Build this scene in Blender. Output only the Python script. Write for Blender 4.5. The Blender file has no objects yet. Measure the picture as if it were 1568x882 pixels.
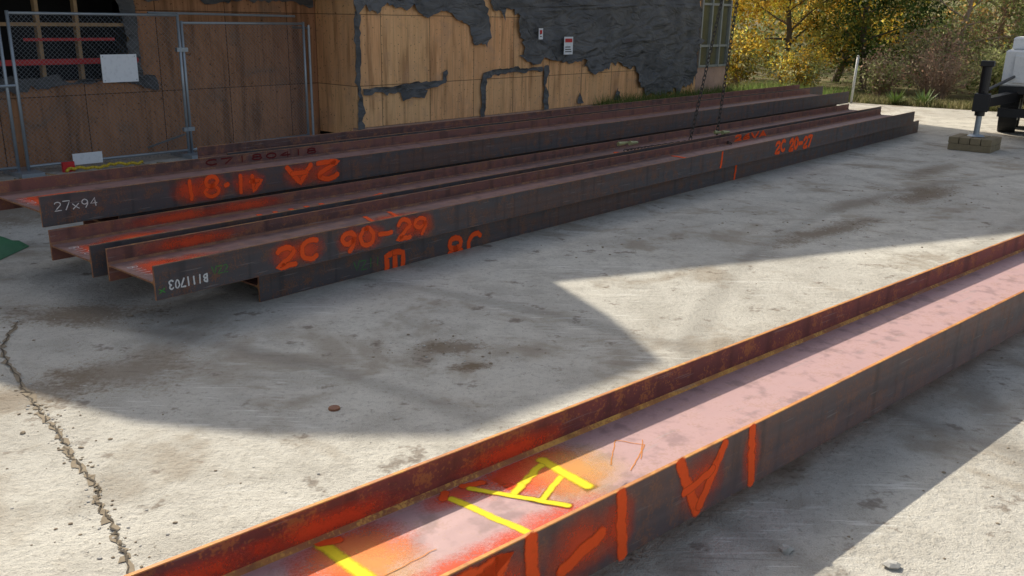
import bpy, math, random
import numpy as np
from mathutils import Matrix, Vector
random.seed(5); np.random.seed(5)
rad=math.radians
SC=bpy.context.scene
COL=SC.collection

# ------------------------------------------------------------ frames
E=Vector((0.6474,0.7621,0)).normalized(); NN=Vector((E.y,-E.x,0))
def UW(u,w,z=0): return E*u+NN*w+Vector((0,0,z))
def frame(origin,e=E):
    y=Vector((-e.y,e.x,0))
    return Matrix(((e.x,y.x,0,origin.x),(e.y,y.y,0,origin.y),(0,0,1,origin.z),(0,0,0,1)))
def empty(name,mat=None):
    o=bpy.data.objects.new(name,None); COL.objects.link(o); o.empty_display_size=.2
    if mat is not None: o.matrix_world=mat
    return o
def mesh_obj(name,verts,faces,mats,mi=None,parent=None,matrix=None,smooth=False,uvs=None):
    me=bpy.data.meshes.new(name); me.from_pydata([tuple(v) for v in verts],[],faces); 
    for m in (mats if isinstance(mats,(list,tuple)) else [mats]): me.materials.append(m)
    if mi is not None: me.polygons.foreach_set('material_index',mi)
    if smooth: me.polygons.foreach_set('use_smooth',[True]*len(me.polygons))
    if uvs is not None:
        l=me.uv_layers.new(name='UVMap')
        for lp in me.loops: l.data[lp.index].uv=uvs[lp.vertex_index]
    me.update()
    o=bpy.data.objects.new(name,me); COL.objects.link(o)
    if parent is not None: o.parent=parent
    if matrix is not None:
        if parent is None: o.matrix_world=matrix
        else: o.matrix_local=matrix
    return o
class B:
    """mesh accumulator"""
    def __init__(s): s.v=[];s.f=[];s.m=[]
    def add(s,vs,fs,m=0):
        k=len(s.v); s.v+= [tuple(v) for v in vs]; s.f+=[tuple(i+k for i in f) for f in fs]; s.m+=[m]*len(fs)
    def box(s,x0,x1,y0,y1,z0,z1,m=0,bev=0):
        b=bev
        if b<=0:
            s.add([(x0,y0,z0),(x1,y0,z0),(x1,y1,z0),(x0,y1,z0),(x0,y0,z1),(x1,y0,z1),(x1,y1,z1),(x0,y1,z1)],
             [(0,3,2,1),(4,5,6,7),(0,1,5,4),(1,2,6,5),(2,3,7,6),(3,0,4,7)],m)
        else:
            P=lambda a,c:[(x0+c,y0+c,a),(x1-c,y0+c,a),(x1-c,y1-c,a),(x0+c,y1-c,a)]
            vs=P(z0,b)+P(z0+b,0)+P(z1-b,0)+P(z1,b)
            fs=[(3,2,1,0),(12,13,14,15)]
            for l in range(3):
                for i in range(4):
                    j=(i+1)%4; fs.append((l*4+i,l*4+j,l*4+4+j,l*4+4+i))
            s.add(vs,fs,m)
    def tube(s,p0,p1,r0,r1=None,n=8,m=0,cap=True):
        if r1 is None:r1=r0
        p0=Vector(p0);p1=Vector(p1);d=(p1-p0)
        if d.length<1e-6:return
        d.normalize(); a=d.orthogonal().normalized(); b=d.cross(a)
        vs=[p0+(a*math.cos(2*math.pi*i/n)+b*math.sin(2*math.pi*i/n))*r0 for i in range(n)]
        vs+=[p1+(a*math.cos(2*math.pi*i/n)+b*math.sin(2*math.pi*i/n))*r1 for i in range(n)]
        fs=[(i,(i+1)%n,n+(i+1)%n,n+i) for i in range(n)]
        if cap: fs+=[tuple(range(n-1,-1,-1)),tuple(range(n,2*n))]
        s.add(vs,fs,m)
    def prism(s,poly,y0,y1,m=0,m_side=None):
        n=len(poly); vs=[(x,y0,z) for x,z in poly]+[(x,y1,z) for x,z in poly]
        s.add(vs,[tuple(range(n)),tuple(range(2*n-1,n-1,-1))],m)
        k=len(s.v)-2*n
        for i in range(n):
            s.f.append((k+i,k+n+i,k+n+(i+1)%n,k+(i+1)%n)); s.m.append(m if m_side is None else m_side)
    def obj(s,name,mats,**k): return mesh_obj(name,s.v,s.f,mats,mi=s.m,**k)

# ------------------------------------------------------------ node helpers
def newmat(name):
    m=bpy.data.materials.new(name); m.use_nodes=True; nt=m.node_tree; nt.nodes.clear(); return m,nt
def nd(nt,t,ins=None,**pr):
    n=nt.nodes.new(t)
    for k,v in pr.items(): setattr(n,k,v)
    for k,v in (ins or {}).items():
        if isinstance(v,bpy.types.NodeSocket): nt.links.new(v,n.inputs[k])
        else: n.inputs[k].default_value=v
    return n
def c4(c): return (c[0],c[1],c[2],1)
def mth(nt,op,a,b=0.0,c=0.0,clamp=False):
    n=nt.nodes.new('ShaderNodeMath'); n.operation=op; n.use_clamp=clamp
    for i,v in enumerate((a,b,c)):
        if isinstance(v,bpy.types.NodeSocket): nt.links.new(v,n.inputs[i])
        else: n.inputs[i].default_value=v
    return n.outputs[0]
def sstep(nt,v,a,b):
    n=nd(nt,'ShaderNodeMapRange',{0:v,1:a,2:b,3:0.0,4:1.0},interpolation_type='SMOOTHSTEP'); return n.outputs[0]
def mixc(nt,f,a,b,bt='MIX'):
    n=nt.nodes.new('ShaderNodeMix'); n.data_type='RGBA'; n.blend_type=bt
    for i,v in ((0,f),(6,a),(7,b)):
        if isinstance(v,bpy.types.NodeSocket): nt.links.new(v,n.inputs[i])
        elif i==0: n.inputs[0].default_value=v
        else: n.inputs[i].default_value=c4(v)
    return n.outputs[2]
def coords(nt,scale=(1,1,1),loc=(0,0,0),rot=(0,0,0)):
    t=nt.nodes.new('ShaderNodeTexCoord')
    m=nd(nt,'ShaderNodeMapping',{0:t.outputs['Object']}); m.inputs['Scale'].default_value=scale; m.inputs['Location'].default_value=loc; m.inputs['Rotation'].default_value=rot
    return m.outputs[0]
def noise(nt,vec,scale,detail=4,rough=.55,dist=0):
    n=nd(nt,'ShaderNodeTexNoise',{'Vector':vec,'Scale':scale,'Detail':detail,'Roughness':rough,'Distortion':dist}); return n.outputs[0]
def finish(nt,col,rough=.7,metal=0,bump=None,bs=.3,bd=.01,spec=.5,alpha=None):
    p=nt.nodes.new('ShaderNodeBsdfPrincipled'); o=nt.nodes.new('ShaderNodeOutputMaterial')
    for k,v in (('Base Color',col),('Roughness',rough),('Metallic',metal),('Specular IOR Level',spec)):
        if isinstance(v,bpy.types.NodeSocket): nt.links.new(v,p.inputs[k])
        else: p.inputs[k].default_value=c4(v) if k=='Base Color' else v
    if bump is not None:
        b=nd(nt,'ShaderNodeBump',{'Height':bump,'Strength':bs,'Distance':bd}); nt.links.new(b.outputs[0],p.inputs['Normal'])
    if alpha is not None: nt.links.new(alpha,p.inputs['Alpha'])
    nt.links.new(p.outputs[0],o.inputs[0])
    return p

# ------------------------------------------------------------ materials
def steel(name,dark,red,rust,amt=.5,rough=.55,metal=.2,off=0.,lt=1.6):
    m,nt=newmat(name)
    v=coords(nt,(.22,1.6,1.6),(off,off,0)); v2=coords(nt,(1,1,1),(off,0,0)); v3=coords(nt,(.05,5,7),(off,0,0))
    n1=noise(nt,v,1.6,3,.6); n2=noise(nt,v2,7,4,.68); n3=noise(nt,v3,2.5,2,.5); n4=noise(nt,v2,70,1,.6)
    f=mth(nt,'ADD',mth(nt,'MULTIPLY',n1,.5),mth(nt,'ADD',mth(nt,'MULTIPLY',n3,.2),mth(nt,'MULTIPLY',n2,.3)))
    c=mixc(nt,sstep(nt,f,.54-.2*amt,.54-.2*amt+.12),dark,red)
    c=mixc(nt,mth(nt,'MULTIPLY',sstep(nt,mth(nt,'ADD',mth(nt,'MULTIPLY',n2,.6),mth(nt,'MULTIPLY',n4,.4)),.51,.60),.75),c,rust)
    c=mixc(nt,mth(nt,'MULTIPLY',sstep(nt,n3,.4,.75),.4),c,tuple(min(1,x*lt) for x in dark))
    dr=noise(nt,coords(nt,(5,5,.6),(off,0,0)),1.5,3,.6)
    c=mixc(nt,mth(nt,'MULTIPLY',sstep(nt,dr,.50,.68),.5),c,tuple(x*.45 for x in dark))
    s=noise(nt,coords(nt,(2,40,40),(off,0,0),(0,.5,0)),1.5,1,.5)
    c=mixc(nt,mth(nt,'MULTIPLY',sstep(nt,s,.66,.73),.3),c,(.34,.31,.29))
    r=mth(nt,'ADD',mth(nt,'MULTIPLY',n2,.5),rough-.24)
    finish(nt,c,r,metal,n2,.35,.006)
    return m
M_face=steel('mill_scale_flange',(.082,.074,.078),(.115,.068,.054),(.22,.10,.052),.4)
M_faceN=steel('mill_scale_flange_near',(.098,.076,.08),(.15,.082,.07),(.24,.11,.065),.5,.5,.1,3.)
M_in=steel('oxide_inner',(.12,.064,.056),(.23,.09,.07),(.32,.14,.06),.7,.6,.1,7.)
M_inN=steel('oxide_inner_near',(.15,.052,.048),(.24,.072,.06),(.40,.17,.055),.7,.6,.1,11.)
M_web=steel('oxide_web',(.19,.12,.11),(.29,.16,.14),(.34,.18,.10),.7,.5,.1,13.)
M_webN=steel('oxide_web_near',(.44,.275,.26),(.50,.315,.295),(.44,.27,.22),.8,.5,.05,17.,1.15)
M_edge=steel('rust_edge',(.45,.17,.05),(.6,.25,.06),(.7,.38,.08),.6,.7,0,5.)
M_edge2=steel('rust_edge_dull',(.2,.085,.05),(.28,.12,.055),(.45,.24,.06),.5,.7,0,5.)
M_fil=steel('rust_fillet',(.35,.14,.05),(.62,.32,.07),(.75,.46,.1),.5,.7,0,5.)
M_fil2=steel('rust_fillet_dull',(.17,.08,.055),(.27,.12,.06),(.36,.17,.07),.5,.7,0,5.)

def paint(name,col,solid=True,amax=1.,edge=(.62,1.0),ns=60,na=.35):
    m,nt=newmat(name)
    uv=nt.nodes.new('ShaderNodeUVMap'); uv.uv_map='UVMap'
    ln=nd(nt,'ShaderNodeVectorMath',{0:uv.outputs[0]},operation='LENGTH').outputs['Value']
    v=coords(nt); n=noise(nt,v,ns,2,.7); n2=noise(nt,v,ns*.12,3,.6)
    d=mth(nt,'ADD',ln,mth(nt,'MULTIPLY',mth(nt,'SUBTRACT',n,.5),na))
    d=mth(nt,'ADD',d,mth(nt,'MULTIPLY',mth(nt,'SUBTRACT',n2,.5),na))
    a=mth(nt,'SUBTRACT',1.,sstep(nt,d,edge[0],edge[1]))
    if not solid: a=mth(nt,'MULTIPLY',a,mth(nt,'SUBTRACT',1.,sstep(nt,ln,.7,1.)))
    a=mth(nt,'MULTIPLY',a,amax)
    if solid: a=mth(nt,'MULTIPLY',a,sstep(nt,n2,.08,.38))
    finish(nt,mixc(nt,n,tuple(x*.85 for x in col),col),.75,0,alpha=a,spec=.15)
    return m
P_or=paint('orange_spray_paint',(1.,.12,.025),True,1.,(.55,1.))
P_orh=paint('orange_overspray',(1.,.12,.04),False,.72,(.0,.95),90,.6)
P_orw=paint('orange_overspray_strong',(1.,.13,.04),False,.88,(.08,.95),90,.6)
P_ye=paint('yellow_spray_paint',(1.,.76,.03),True,1.,(.35,1.))
P_yeh=paint('yellow_overspray',(1.,.66,.2),False,.45,(.0,.95),90,.5)
P_ch=paint('white_chalk',(.75,.75,.73),True,.95,(.6,1.),200,.6)
P_gr=paint('green_marker',(.1,.4,.08),True,.8,(.5,1.),200,.6)
P_dr=paint('dark_red_stencil',(.16,.02,.02),True,.9,(.6,1.),100,.5)
P_rs=paint('rust_line',(.75,.28,.06),True,.8,(.5,1.),100,.5)

def simple(name,col,rough=.7,metal=0,var=.25,ns=6,bump=.1,spec=.5):
    m,nt=newmat(name); v=coords(nt); n=noise(nt,v,ns,3,.6); n2=noise(nt,v,ns*9,2,.6)
    c=mixc(nt,n,tuple(x*(1-var) for x in col),tuple(min(1,x*(1+var)) for x in col))
    c=mixc(nt,mth(nt,'MULTIPLY',sstep(nt,n2,.5,.7),.2),c,tuple(x*.5 for x in col))
    finish(nt,c,rough,metal,n2,bump,.005,spec); return m
M_galv=simple('galvanised_steel',(.36,.40,.43),.45,.5,.2)
M_wire=simple('galvanised_wire',(.26,.28,.30),.5,.4,.2)
M_white=simple('white_board',(.8,.81,.82),.6,0,.05,2)
M_red=simple('red_print',(.6,.03,.03),.6)
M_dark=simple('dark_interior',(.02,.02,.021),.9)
M_timber=simple('weathered_timber',(.24,.19,.11),.85,0,.3,12,.3)
M_green=simple('green_tarp',(.05,.2,.09),.5,0,.2,5,.3)
M_black=simple('black_painted_steel',(.02,.02,.022),.4,.3)
M_rub=simple('rubber',(.02,.02,.02),.85)
M_trk=simple('white_truck_paint',(.78,.78,.76),.35,0,.08,3,.02)
M_yel=simple('yellow_plastic',(.65,.45,.03),.5)
M_stone=simple('stone',(.46,.44,.39),.85,0,.3,20,.4)
M_chain=simple('chain_steel',(.08,.07,.06),.5,.6)
M_tape=simple('red_tape',(.5,.03,.03),.5)
M_found=simple('foundation_concrete',(.50,.32,.24),.9,0,.5,2.5,.4)
M_stud=simple('stud_wood',(.42,.27,.14),.8)

def plywood(name,base,dk,gray):
    m,nt=newmat(name); v=coords(nt); sx=nd(nt,'ShaderNodeSeparateXYZ',{0:v})
    X=sx.outputs[0]; Z=sx.outputs[2]
    bi=mth(nt,'FLOOR',mth(nt,'DIVIDE',X,.305)); pi=mth(nt,'FLOOR',mth(nt,'DIVIDE',X,1.22)); 
    zi=mth(nt,'FLOOR',mth(nt,'DIVIDE',mth(nt,'ADD',Z,.25),1.22))
    wn=nd(nt,'ShaderNodeTexWhiteNoise',{'Vector':nd(nt,'ShaderNodeCombineXYZ',{0:bi,1:zi}).outputs[0]},noise_dimensions='3D').outputs[0]
    wp=nd(nt,'ShaderNodeTexWhiteNoise',{'Vector':nd(nt,'ShaderNodeCombineXYZ',{0:pi,1:zi}).outputs[0]},noise_dimensions='3D').outputs[0]
    st=noise(nt,coords(nt,(14,14,1.1)),1.2,4,.65,.6); st2=noise(nt,coords(nt,(5,5,.5)),1.,3,.6); bl=noise(nt,v,2.2,4,.6,.5); kn=noise(nt,v,22,2,.6)
    c=mixc(nt,sstep(nt,st,.3,.7),dk,base)
    c=mixc(nt,mth(nt,'MULTIPLY',wn,.35),c,tuple(x*.6 for x in base))
    c=mixc(nt,mth(nt,'MULTIPLY',wp,.4),c,tuple(min(1,x*1.3) for x in base))
    c=mixc(nt,mth(nt,'MULTIPLY',sstep(nt,st2,.50,.68),.7),c,tuple(x*.5 for x in dk))
    c=mixc(nt,mth(nt,'MULTIPLY',sstep(nt,bl,.5,.72),.6),c,gray)
    c=mixc(nt,mth(nt,'MULTIPLY',sstep(nt,kn,.64,.71),.8),c,tuple(x*.25 for x in dk))
    fx=mth(nt,'ABSOLUTE',mth(nt,'SUBTRACT',mth(nt,'FRACT',mth(nt,'DIVIDE',X,.305)),.5))
    g=sstep(nt,fx,.480,.496)
    px=mth(nt,'ABSOLUTE',mth(nt,'SUBTRACT',mth(nt,'FRACT',mth(nt,'DIVIDE',X,1.22)),.5))
    g2=sstep(nt,px,.491,.497)
    pz=mth(nt,'ABSOLUTE',mth(nt,'SUBTRACT',mth(nt,'FRACT',mth(nt,'DIVIDE',mth(nt,'ADD',Z,.25),1.22)),.5))
    g3=sstep(nt,pz,.493,.498)
    gg=mth(nt,'MAXIMUM',mth(nt,'MULTIPLY',g,.4),mth(nt,'MAXIMUM',g2,g3))
    c=mixc(nt,mth(nt,'MULTIPLY',gg,.85),c,tuple(x*.12 for x in dk))
    nx=mth(nt,'SUBTRACT',mth(nt,'FRACT',mth(nt,'DIVIDE',X,.4)),.5); nz=mth(nt,'SUBTRACT',mth(nt,'FRACT',mth(nt,'DIVIDE',Z,.16)),.5)
    dd=mth(nt,'SQRT',mth(nt,'ADD',mth(nt,'POWER',mth(nt,'MULTIPLY',nx,.4),2.),mth(nt,'POWER',mth(nt,'MULTIPLY',nz,.16),2.)))
    c=mixc(nt,mth(nt,'MULTIPLY',mth(nt,'SUBTRACT',1.,sstep(nt,dd,.004,.014)),.7),c,(.02,.015,.01))
    finish(nt,c,.85,0,gg,.4,-.01,.2); return m
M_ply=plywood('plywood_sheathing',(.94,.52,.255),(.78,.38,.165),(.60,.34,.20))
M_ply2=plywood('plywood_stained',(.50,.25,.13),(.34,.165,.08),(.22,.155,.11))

def tarpaper():
    m,nt=newmat('tar_paper'); v=coords(nt); n=noise(nt,v,1.5,3,.6,.8); n2=noise(nt,v,40,1,.6); w=noise(nt,coords(nt,(1.,1.,2.5),rot=(0,.5,0)),1.6,3,.5,1.2)
    c=mixc(nt,sstep(nt,n,.3,.7),(.075,.075,.077),(.145,.142,.14)); c=mixc(nt,mth(nt,'MULTIPLY',n2,.3),c,(.17,.17,.165))
    finish(nt,c,.7,0,w,.9,.14,.4); return m
M_tar=tarpaper()

def concrete():
    m,nt=newmat('concrete'); v=coords(nt)
    big=noise(nt,v,.35,2,.6,.5); mid=noise(nt,v,2.2,5,.7); fine=noise(nt,v,26,3,.72); grit=noise(nt,v,150,1,.7)
    c=mixc(nt,sstep(nt,big,.3,.7),(.50,.47,.405),(.62,.585,.50))
    c=mixc(nt,mth(nt,'MULTIPLY',sstep(nt,mid,.42,.66),.6),c,(.36,.33,.275))
    c=mixc(nt,mth(nt,'MULTIPLY',sstep(nt,fine,.50,.68),.45),c,(.28,.255,.21))
    c=mixc(nt,mth(nt,'MULTIPLY',sstep(nt,grit,.58,.72),.5),c,(.19,.17,.135))
    c=mixc(nt,mth(nt,'MULTIPLY',sstep(nt,grit,.44,.30),.4),c,(.72,.69,.61))
    ang=-math.atan2(E.y,E.x)
    msk=sstep(nt,noise(nt,coords(nt,loc=(11,3,0)),.8,2,.6),.46,.60)
    for k,(sx,sy,lo,hi,rt,st) in enumerate(((2.0,24,.62,.68,.0,.55),(3.0,26,.64,.70,.9,.55))):
        s=noise(nt,coords(nt,(sx,sy,1),(k*7.3,k*3.1,0),(0,0,ang+rt)),1.,2,.6,.4)
        c=mixc(nt,mth(nt,'MULTIPLY',mth(nt,'MULTIPLY',sstep(nt,s,lo,hi),msk),st),c,(.76,.74,.67))
        c=mixc(nt,mth(nt,'MULTIPLY',mth(nt,'MULTIPLY',sstep(nt,s,.36,.28),msk),.4),c,(.2,.18,.15))
    d1=noise(nt,coords(nt,loc=(31,7,0)),.9,4,.72,.4)
    c=mixc(nt,mth(nt,'MULTIPLY',sstep(nt,d1,.50,.66),.6),c,(.27,.215,.15))
    d2=noise(nt,coords(nt,loc=(3,70,0)),3.5,4,.72)
    c=mixc(nt,mth(nt,'MULTIPLY',sstep(nt,d2,.58,.68),.65),c,(.15,.11,.078))
    # tyre scuffs: wide curved bands
    sp=nd(nt,'ShaderNodeSeparateXYZ',{0:v})
    for (cx,cy,R_,wd,st) in ((-6.,-3.,9.6,.13,.35),(-6.,-3.,11.4,.13,.35),(14.,2.,11.5,.14,.3),(14.,2.,13.3,.14,.3)):
        rr=mth(nt,'SQRT',mth(nt,'ADD',mth(nt,'POWER',mth(nt,'SUBTRACT',sp.outputs[0],cx),2.),mth(nt,'POWER',mth(nt,'SUBTRACT',sp.outputs[1],cy),2.)))
        dd=mth(nt,'ADD',mth(nt,'ABSOLUTE',mth(nt,'SUBTRACT',rr,R_)),mth(nt,'MULTIPLY',mth(nt,'SUBTRACT',mid,.5),.35))
        c=mixc(nt,mth(nt,'MULTIPLY',mth(nt,'SUBTRACT',1.,sstep(nt,dd,.02,wd)),st),c,(.20,.18,.15))
    wob=mth(nt,'ADD',mth(nt,'MULTIPLY',mth(nt,'SUBTRACT',mid,.5),2.4),mth(nt,'MULTIPLY',mth(nt,'SUBTRACT',fine,.5),2.2))
    for (x,y,rx,ry,a,s) in ((-.42,5.75,.28,.16,.3,1.),(-.25,5.42,.14,.07,.3,1.15),(3.5,9.6,1.1,.22,.72,1.),(4.4,11.2,1.0,.25,.75,.7),(5.6,11.9,1.2,.3,.8,1.),(-3.2,6.35,.6,.3,.2,1.),(-2.45,5.2,.5,.35,.5,.8),(-2.9,4.8,.55,.3,.7,.8),
                        (6.6,14.,1.2,.25,.8,.8),(-5.4,10.3,3.2,1.0,.866,.9)):
        dx=mth(nt,'SUBTRACT',sp.outputs[0],x); dy=mth(nt,'SUBTRACT',sp.outputs[1],y); ca,sa=math.cos(a),math.sin(a)
        p=mth(nt,'DIVIDE',mth(nt,'ADD',mth(nt,'MULTIPLY',dx,ca),mth(nt,'MULTIPLY',dy,sa)),rx)
        q=mth(nt,'DIVIDE',mth(nt,'SUBTRACT',mth(nt,'MULTIPLY',dy,ca),mth(nt,'MULTIPLY',dx,sa)),ry)
        r=mth(nt,'ADD',mth(nt,'SQRT',mth(nt,'ADD',mth(nt,'MULTIPLY',p,p),mth(nt,'MULTIPLY',q,q))),wob)
        f=mth(nt,'SUBTRACT',1.,sstep(nt,r,.3,1.25))
        c=mixc(nt,mth(nt,'MULTIPLY',f,s*.8,clamp=True),c,(.18,.13,.08))
    hgt=mth(nt,'ADD',mth(nt,'MULTIPLY',mid,.6),mth(nt,'ADD',mth(nt,'MULTIPLY',fine,.4),mth(nt,'MULTIPLY',grit,.12)))
    finish(nt,c,.88,0,hgt,.75,.045,.25); return m
M_conc=concrete()
def soil():
    m,nt=newmat('soil'); v=coords(nt); a=noise(nt,v,.8,3,.6); b=noise(nt,v,9,3,.7)
    c=mixc(nt,sstep(nt,a,.4,.6),(.14,.15,.06),(.24,.19,.11)); c=mixc(nt,mth(nt,'MULTIPLY',b,.5),c,(.07,.08,.03)); finish(nt,c,.95,0,b,.8,.08,.1); return m
M_soil=soil()

# ------------------------------------------------------------ ground
mesh_obj('ground',[(-400,-400,-.012),(400,-400,-.012),(400,600,-.012),(-400,600,-.012)],[(0,1,2,3)],M_soil)
mesh_obj('concrete_pavement',[(-30,-25,0),(45,-25,0),(45,4,0),(13.35,23.9,0),(10.8,25.5,0),(5.2,29.5,0),(-30,29.5,0)],[tuple(range(7))],M_conc)
def crack(name,pts,w,mat,z):
    P=[]
    for i in range(len(pts)-1):
        a=Vector(pts[i]);b=Vector(pts[i+1]);n=14
        for k in range(n):
            t=k/n;p=a.lerp(b,t); P.append(p+Vector((random.gauss(0,.009),random.gauss(0,.009))))
    P.append(Vector(pts[-1])); vs=[];fs=[]
    for i,p in enumerate(P):
        d=(P[min(i+1,len(P)-1)]-P[max(i-1,0)]).normalized(); q=Vector((-d.y,d.x)); ww=w*random.uniform(.15,1.3)
        vs+=[(p.x-q.x*ww,p.y-q.y*ww,z),(p.x+q.x*ww*random.uniform(.3,1),p.y+q.y*ww,z)]
    fs=[(2*i,2*i+1,2*i+3,2*i+2) for i in range(len(P)-1)]
    return mesh_obj(name,vs,fs,mat)
M_crack=simple('crack_dirt',(.09,.072,.05),.95,0,.5,30)
M_crack2=simple('crack_soil',(.27,.215,.145),.95,0,.4,30)
CR=[(-3.6,6.1),(-3.43,5.56),(-2.95,4.95),(-2.68,4.61),(-2.42,4.33),(-2.24,4.08),(-1.98,3.8),(-1.91,3.65),(-1.72,3.4),(-1.57,3.19),(-1.3,2.6)]
ck=empty('pavement_crack')
o=crack('soil_fill',CR,.022,M_crack2,.004); o.parent=ck
o=crack('gap',CR,.006,M_crack,.008); o.parent=ck
g=B()
def rock(b,x,y,z,r,m=0,sq=.6):
    vs=[];ph=random.random()*6; n=6
    ax=random.uniform(.7,1.4)
    for l,(zz,rr) in enumerate(((0,.8),(.5,1.),(1.0,.55))):
        for i in range(n):
            a=ph+2*math.pi*i/n; q=rr*r*random.uniform(.75,1.15); vs.append((x+math.cos(a)*q*ax,y+math.sin(a)*q,z+zz*r*sq*random.uniform(.8,1.1)))
    fs=[(12,13,14,15,16,17)]+[(l*n+i,l*n+(i+1)%n,l*n+n+(i+1)%n,l*n+n+i) for l in range(2) for i in range(n)]
    b.add(vs,fs,m)
for i in range(1800):
    y=random.uniform(2.6,17)
    x=random.uniform(-.75,.72)*(y+1)
    rock(g,x,y,0,min(.010,abs(random.gauss(0,.003)))+.0016,random.choice((0,0,1)))
for (cx,cy,s,k) in ((-.42,5.72,.25,90),(3.6,9.7,.7,110),(5.6,11.9,.8,90),(-2.6,4.5,.35,40),(-1.8,3.4,.3,30),(1.,8.6,.5,40),(-3.2,6.3,.5,60),(2.6,4.0,.7,40),(-5.2,10.6,1.2,260)):
    for i in range(k): rock(g,random.gauss(cx,s),random.gauss(cy,s*.6),0,min(.016,abs(random.gauss(0,.0055)))+.002,random.choice((0,1,1)))
for i in range(260):
    k=random.randrange(len(CR)-1); p=Vector(CR[k]).lerp(Vector(CR[k+1]),random.random()); rock(g,random.gauss(p.x,.04),random.gauss(p.y,.04),0,min(.008,abs(random.gauss(0,.004)))+.002,random.choice((0,1)))
g.obj('gravel',[M_stone,M_crack2])
for (x,y,r) in ((1.21,3.36,.036),(1.63,3.26,.034)):
    s=B(); rock(s,x,y,0,r,0,.8); rock(s,x+r*.5,y+.01,0,r*.6,0,.6); s.obj('stone',M_stone)
s=B(); s.tube((-1.02,4.72,0),(-1.02,4.72,.012),.035,.033,12); s.obj('rusty_disc',M_edge2)

# ------------------------------------------------------------ I-beams
def ibeam(name,origin,e,L,depth,fh,mats,tf=.02,tw=.014):
    """x along, y 0..depth away from viewer, z 0..fh. mats: face, inner, web, edge, fillet"""
    h=fh/2;f=.018;c=.003
    prof=[(c,0),(tf-c,0),(tf,c),(tf,h-tw/2-f),(tf+f,h-tw/2),(depth-tf-f,h-tw/2),(depth-tf,h-tw/2-f),(depth-tf,c),(depth-tf+c,0),(depth-c,0),(depth,c),
          (depth,fh-c),(depth-c,fh),(depth-tf+c,fh),(depth-tf,fh-c),
          (depth-tf,h+tw/2+f),(depth-tf-f,h+tw/2),(tf+f,h+tw/2),(tf,h+tw/2+f),(tf,fh-c),(tf-c,fh),(c,fh),(0,fh-c),(0,c)]
    mi=[3,3,1,4,2,4,1,3,3,3,0,3,3,3,1,4,2,4,1,3,3,3,0,3]
    n=len(prof); S=12; vs=[];fs=[];ms=[]
    for k in range(S+1):
        x=L*k/S
        for (y,z) in prof: vs.append((x,y,z))
    for k in range(S):
        for i in range(n):
            j=(i+1)%n; fs.append((k*n+i,k*n+n+i,k*n+n+j,k*n+j)); ms.append(mi[i])
    def capf(k,rev):
        q=k*n
        F=[(0,1,2,3,18,19,20,21,22,23),(3,4,17,18),(4,5,16,17),(5,6,15,16),(6,7,8,9,10,11,12,13,14,15)]
        for t in F:
            t=tuple(q+a for a in t); fs.append(t[::-1] if rev else t); ms.append(3)
    capf(0,False);capf(S,True)
    root=empty(name,frame(origin,e))
    mesh_obj('section',vs,fs,mats,mi=ms,parent=root)
    return root
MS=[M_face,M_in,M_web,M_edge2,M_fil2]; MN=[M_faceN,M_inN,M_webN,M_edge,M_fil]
def sb(u0,u1,wf,z0,depth=.70,fh=.25): return ibeam('steel_beam',UW(u0,wf,z0),E,u1-u0,depth,fh,MS)
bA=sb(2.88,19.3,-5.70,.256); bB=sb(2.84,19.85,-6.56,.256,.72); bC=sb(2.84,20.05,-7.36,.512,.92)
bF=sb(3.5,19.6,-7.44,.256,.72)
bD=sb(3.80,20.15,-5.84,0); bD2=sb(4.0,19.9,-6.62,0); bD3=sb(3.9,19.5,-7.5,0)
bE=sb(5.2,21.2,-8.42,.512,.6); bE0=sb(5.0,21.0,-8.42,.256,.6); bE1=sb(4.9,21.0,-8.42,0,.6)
e2=Vector((.741,.671,0)).normalized(); n2=Vector((e2.y,-e2.x,0))
V0=-1.2
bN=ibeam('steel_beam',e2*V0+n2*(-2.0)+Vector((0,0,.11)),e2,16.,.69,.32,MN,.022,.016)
db=empty('timber_dunnage')
for vv in (-.6,7.9+4):
    t=B(); t.box(-.07,.07,-.15,.85,0,.108,0,.006); 
    t.obj('block',M_timber,parent=db,matrix=frame(e2*vv+n2*(-2.0),e2))

# ------------------------------------------------------------ spray strokes
_off=[0]
def ribbon(name,root,pts,w,mat,plane,lift,jit=.004):
    _off[0]+=1; lf=lift+(-1 if plane=='face' else 1)*(.0015+.0003*(_off[0]%9))
    P=[]
    for i in range(len(pts)-1):
        a=Vector(pts[i]);b=Vector(pts[i+1]);n=max(1,int((b-a).length/.03))
        for k in range(n): P.append(a.lerp(b,k/n)+Vector((random.gauss(0,jit),random.gauss(0,jit))))
    P.append(Vector(pts[-1]))
    d0=(P[1]-P[0]).normalized(); d1=(P[-1]-P[-2]).normalized()
    Q=[P[0]-d0*w*.5]+P+[P[-1]+d1*w*.5]; C=[1]+[0]*len(P)+[1]
    vs=[];uv=[];fs=[]
    for i,p in enumerate(Q):
        d=(Q[min(i+1,len(Q)-1)]-Q[max(i-1,0)]).normalized(); q=Vector((-d.y,d.x))*w*.5
        for s in (-1,1):
            r=p+q*s; vs.append((r.x,lf,r.y) if plane=='face' else (r.x,r.y,lf)); uv.append((C[i],s))
    fs=[(2*i,2*i+1,2*i+3,2*i+2) for i in range(len(Q)-1)]
    return mesh_obj(name,vs,fs,mat,parent=root,uvs=uv)
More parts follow.
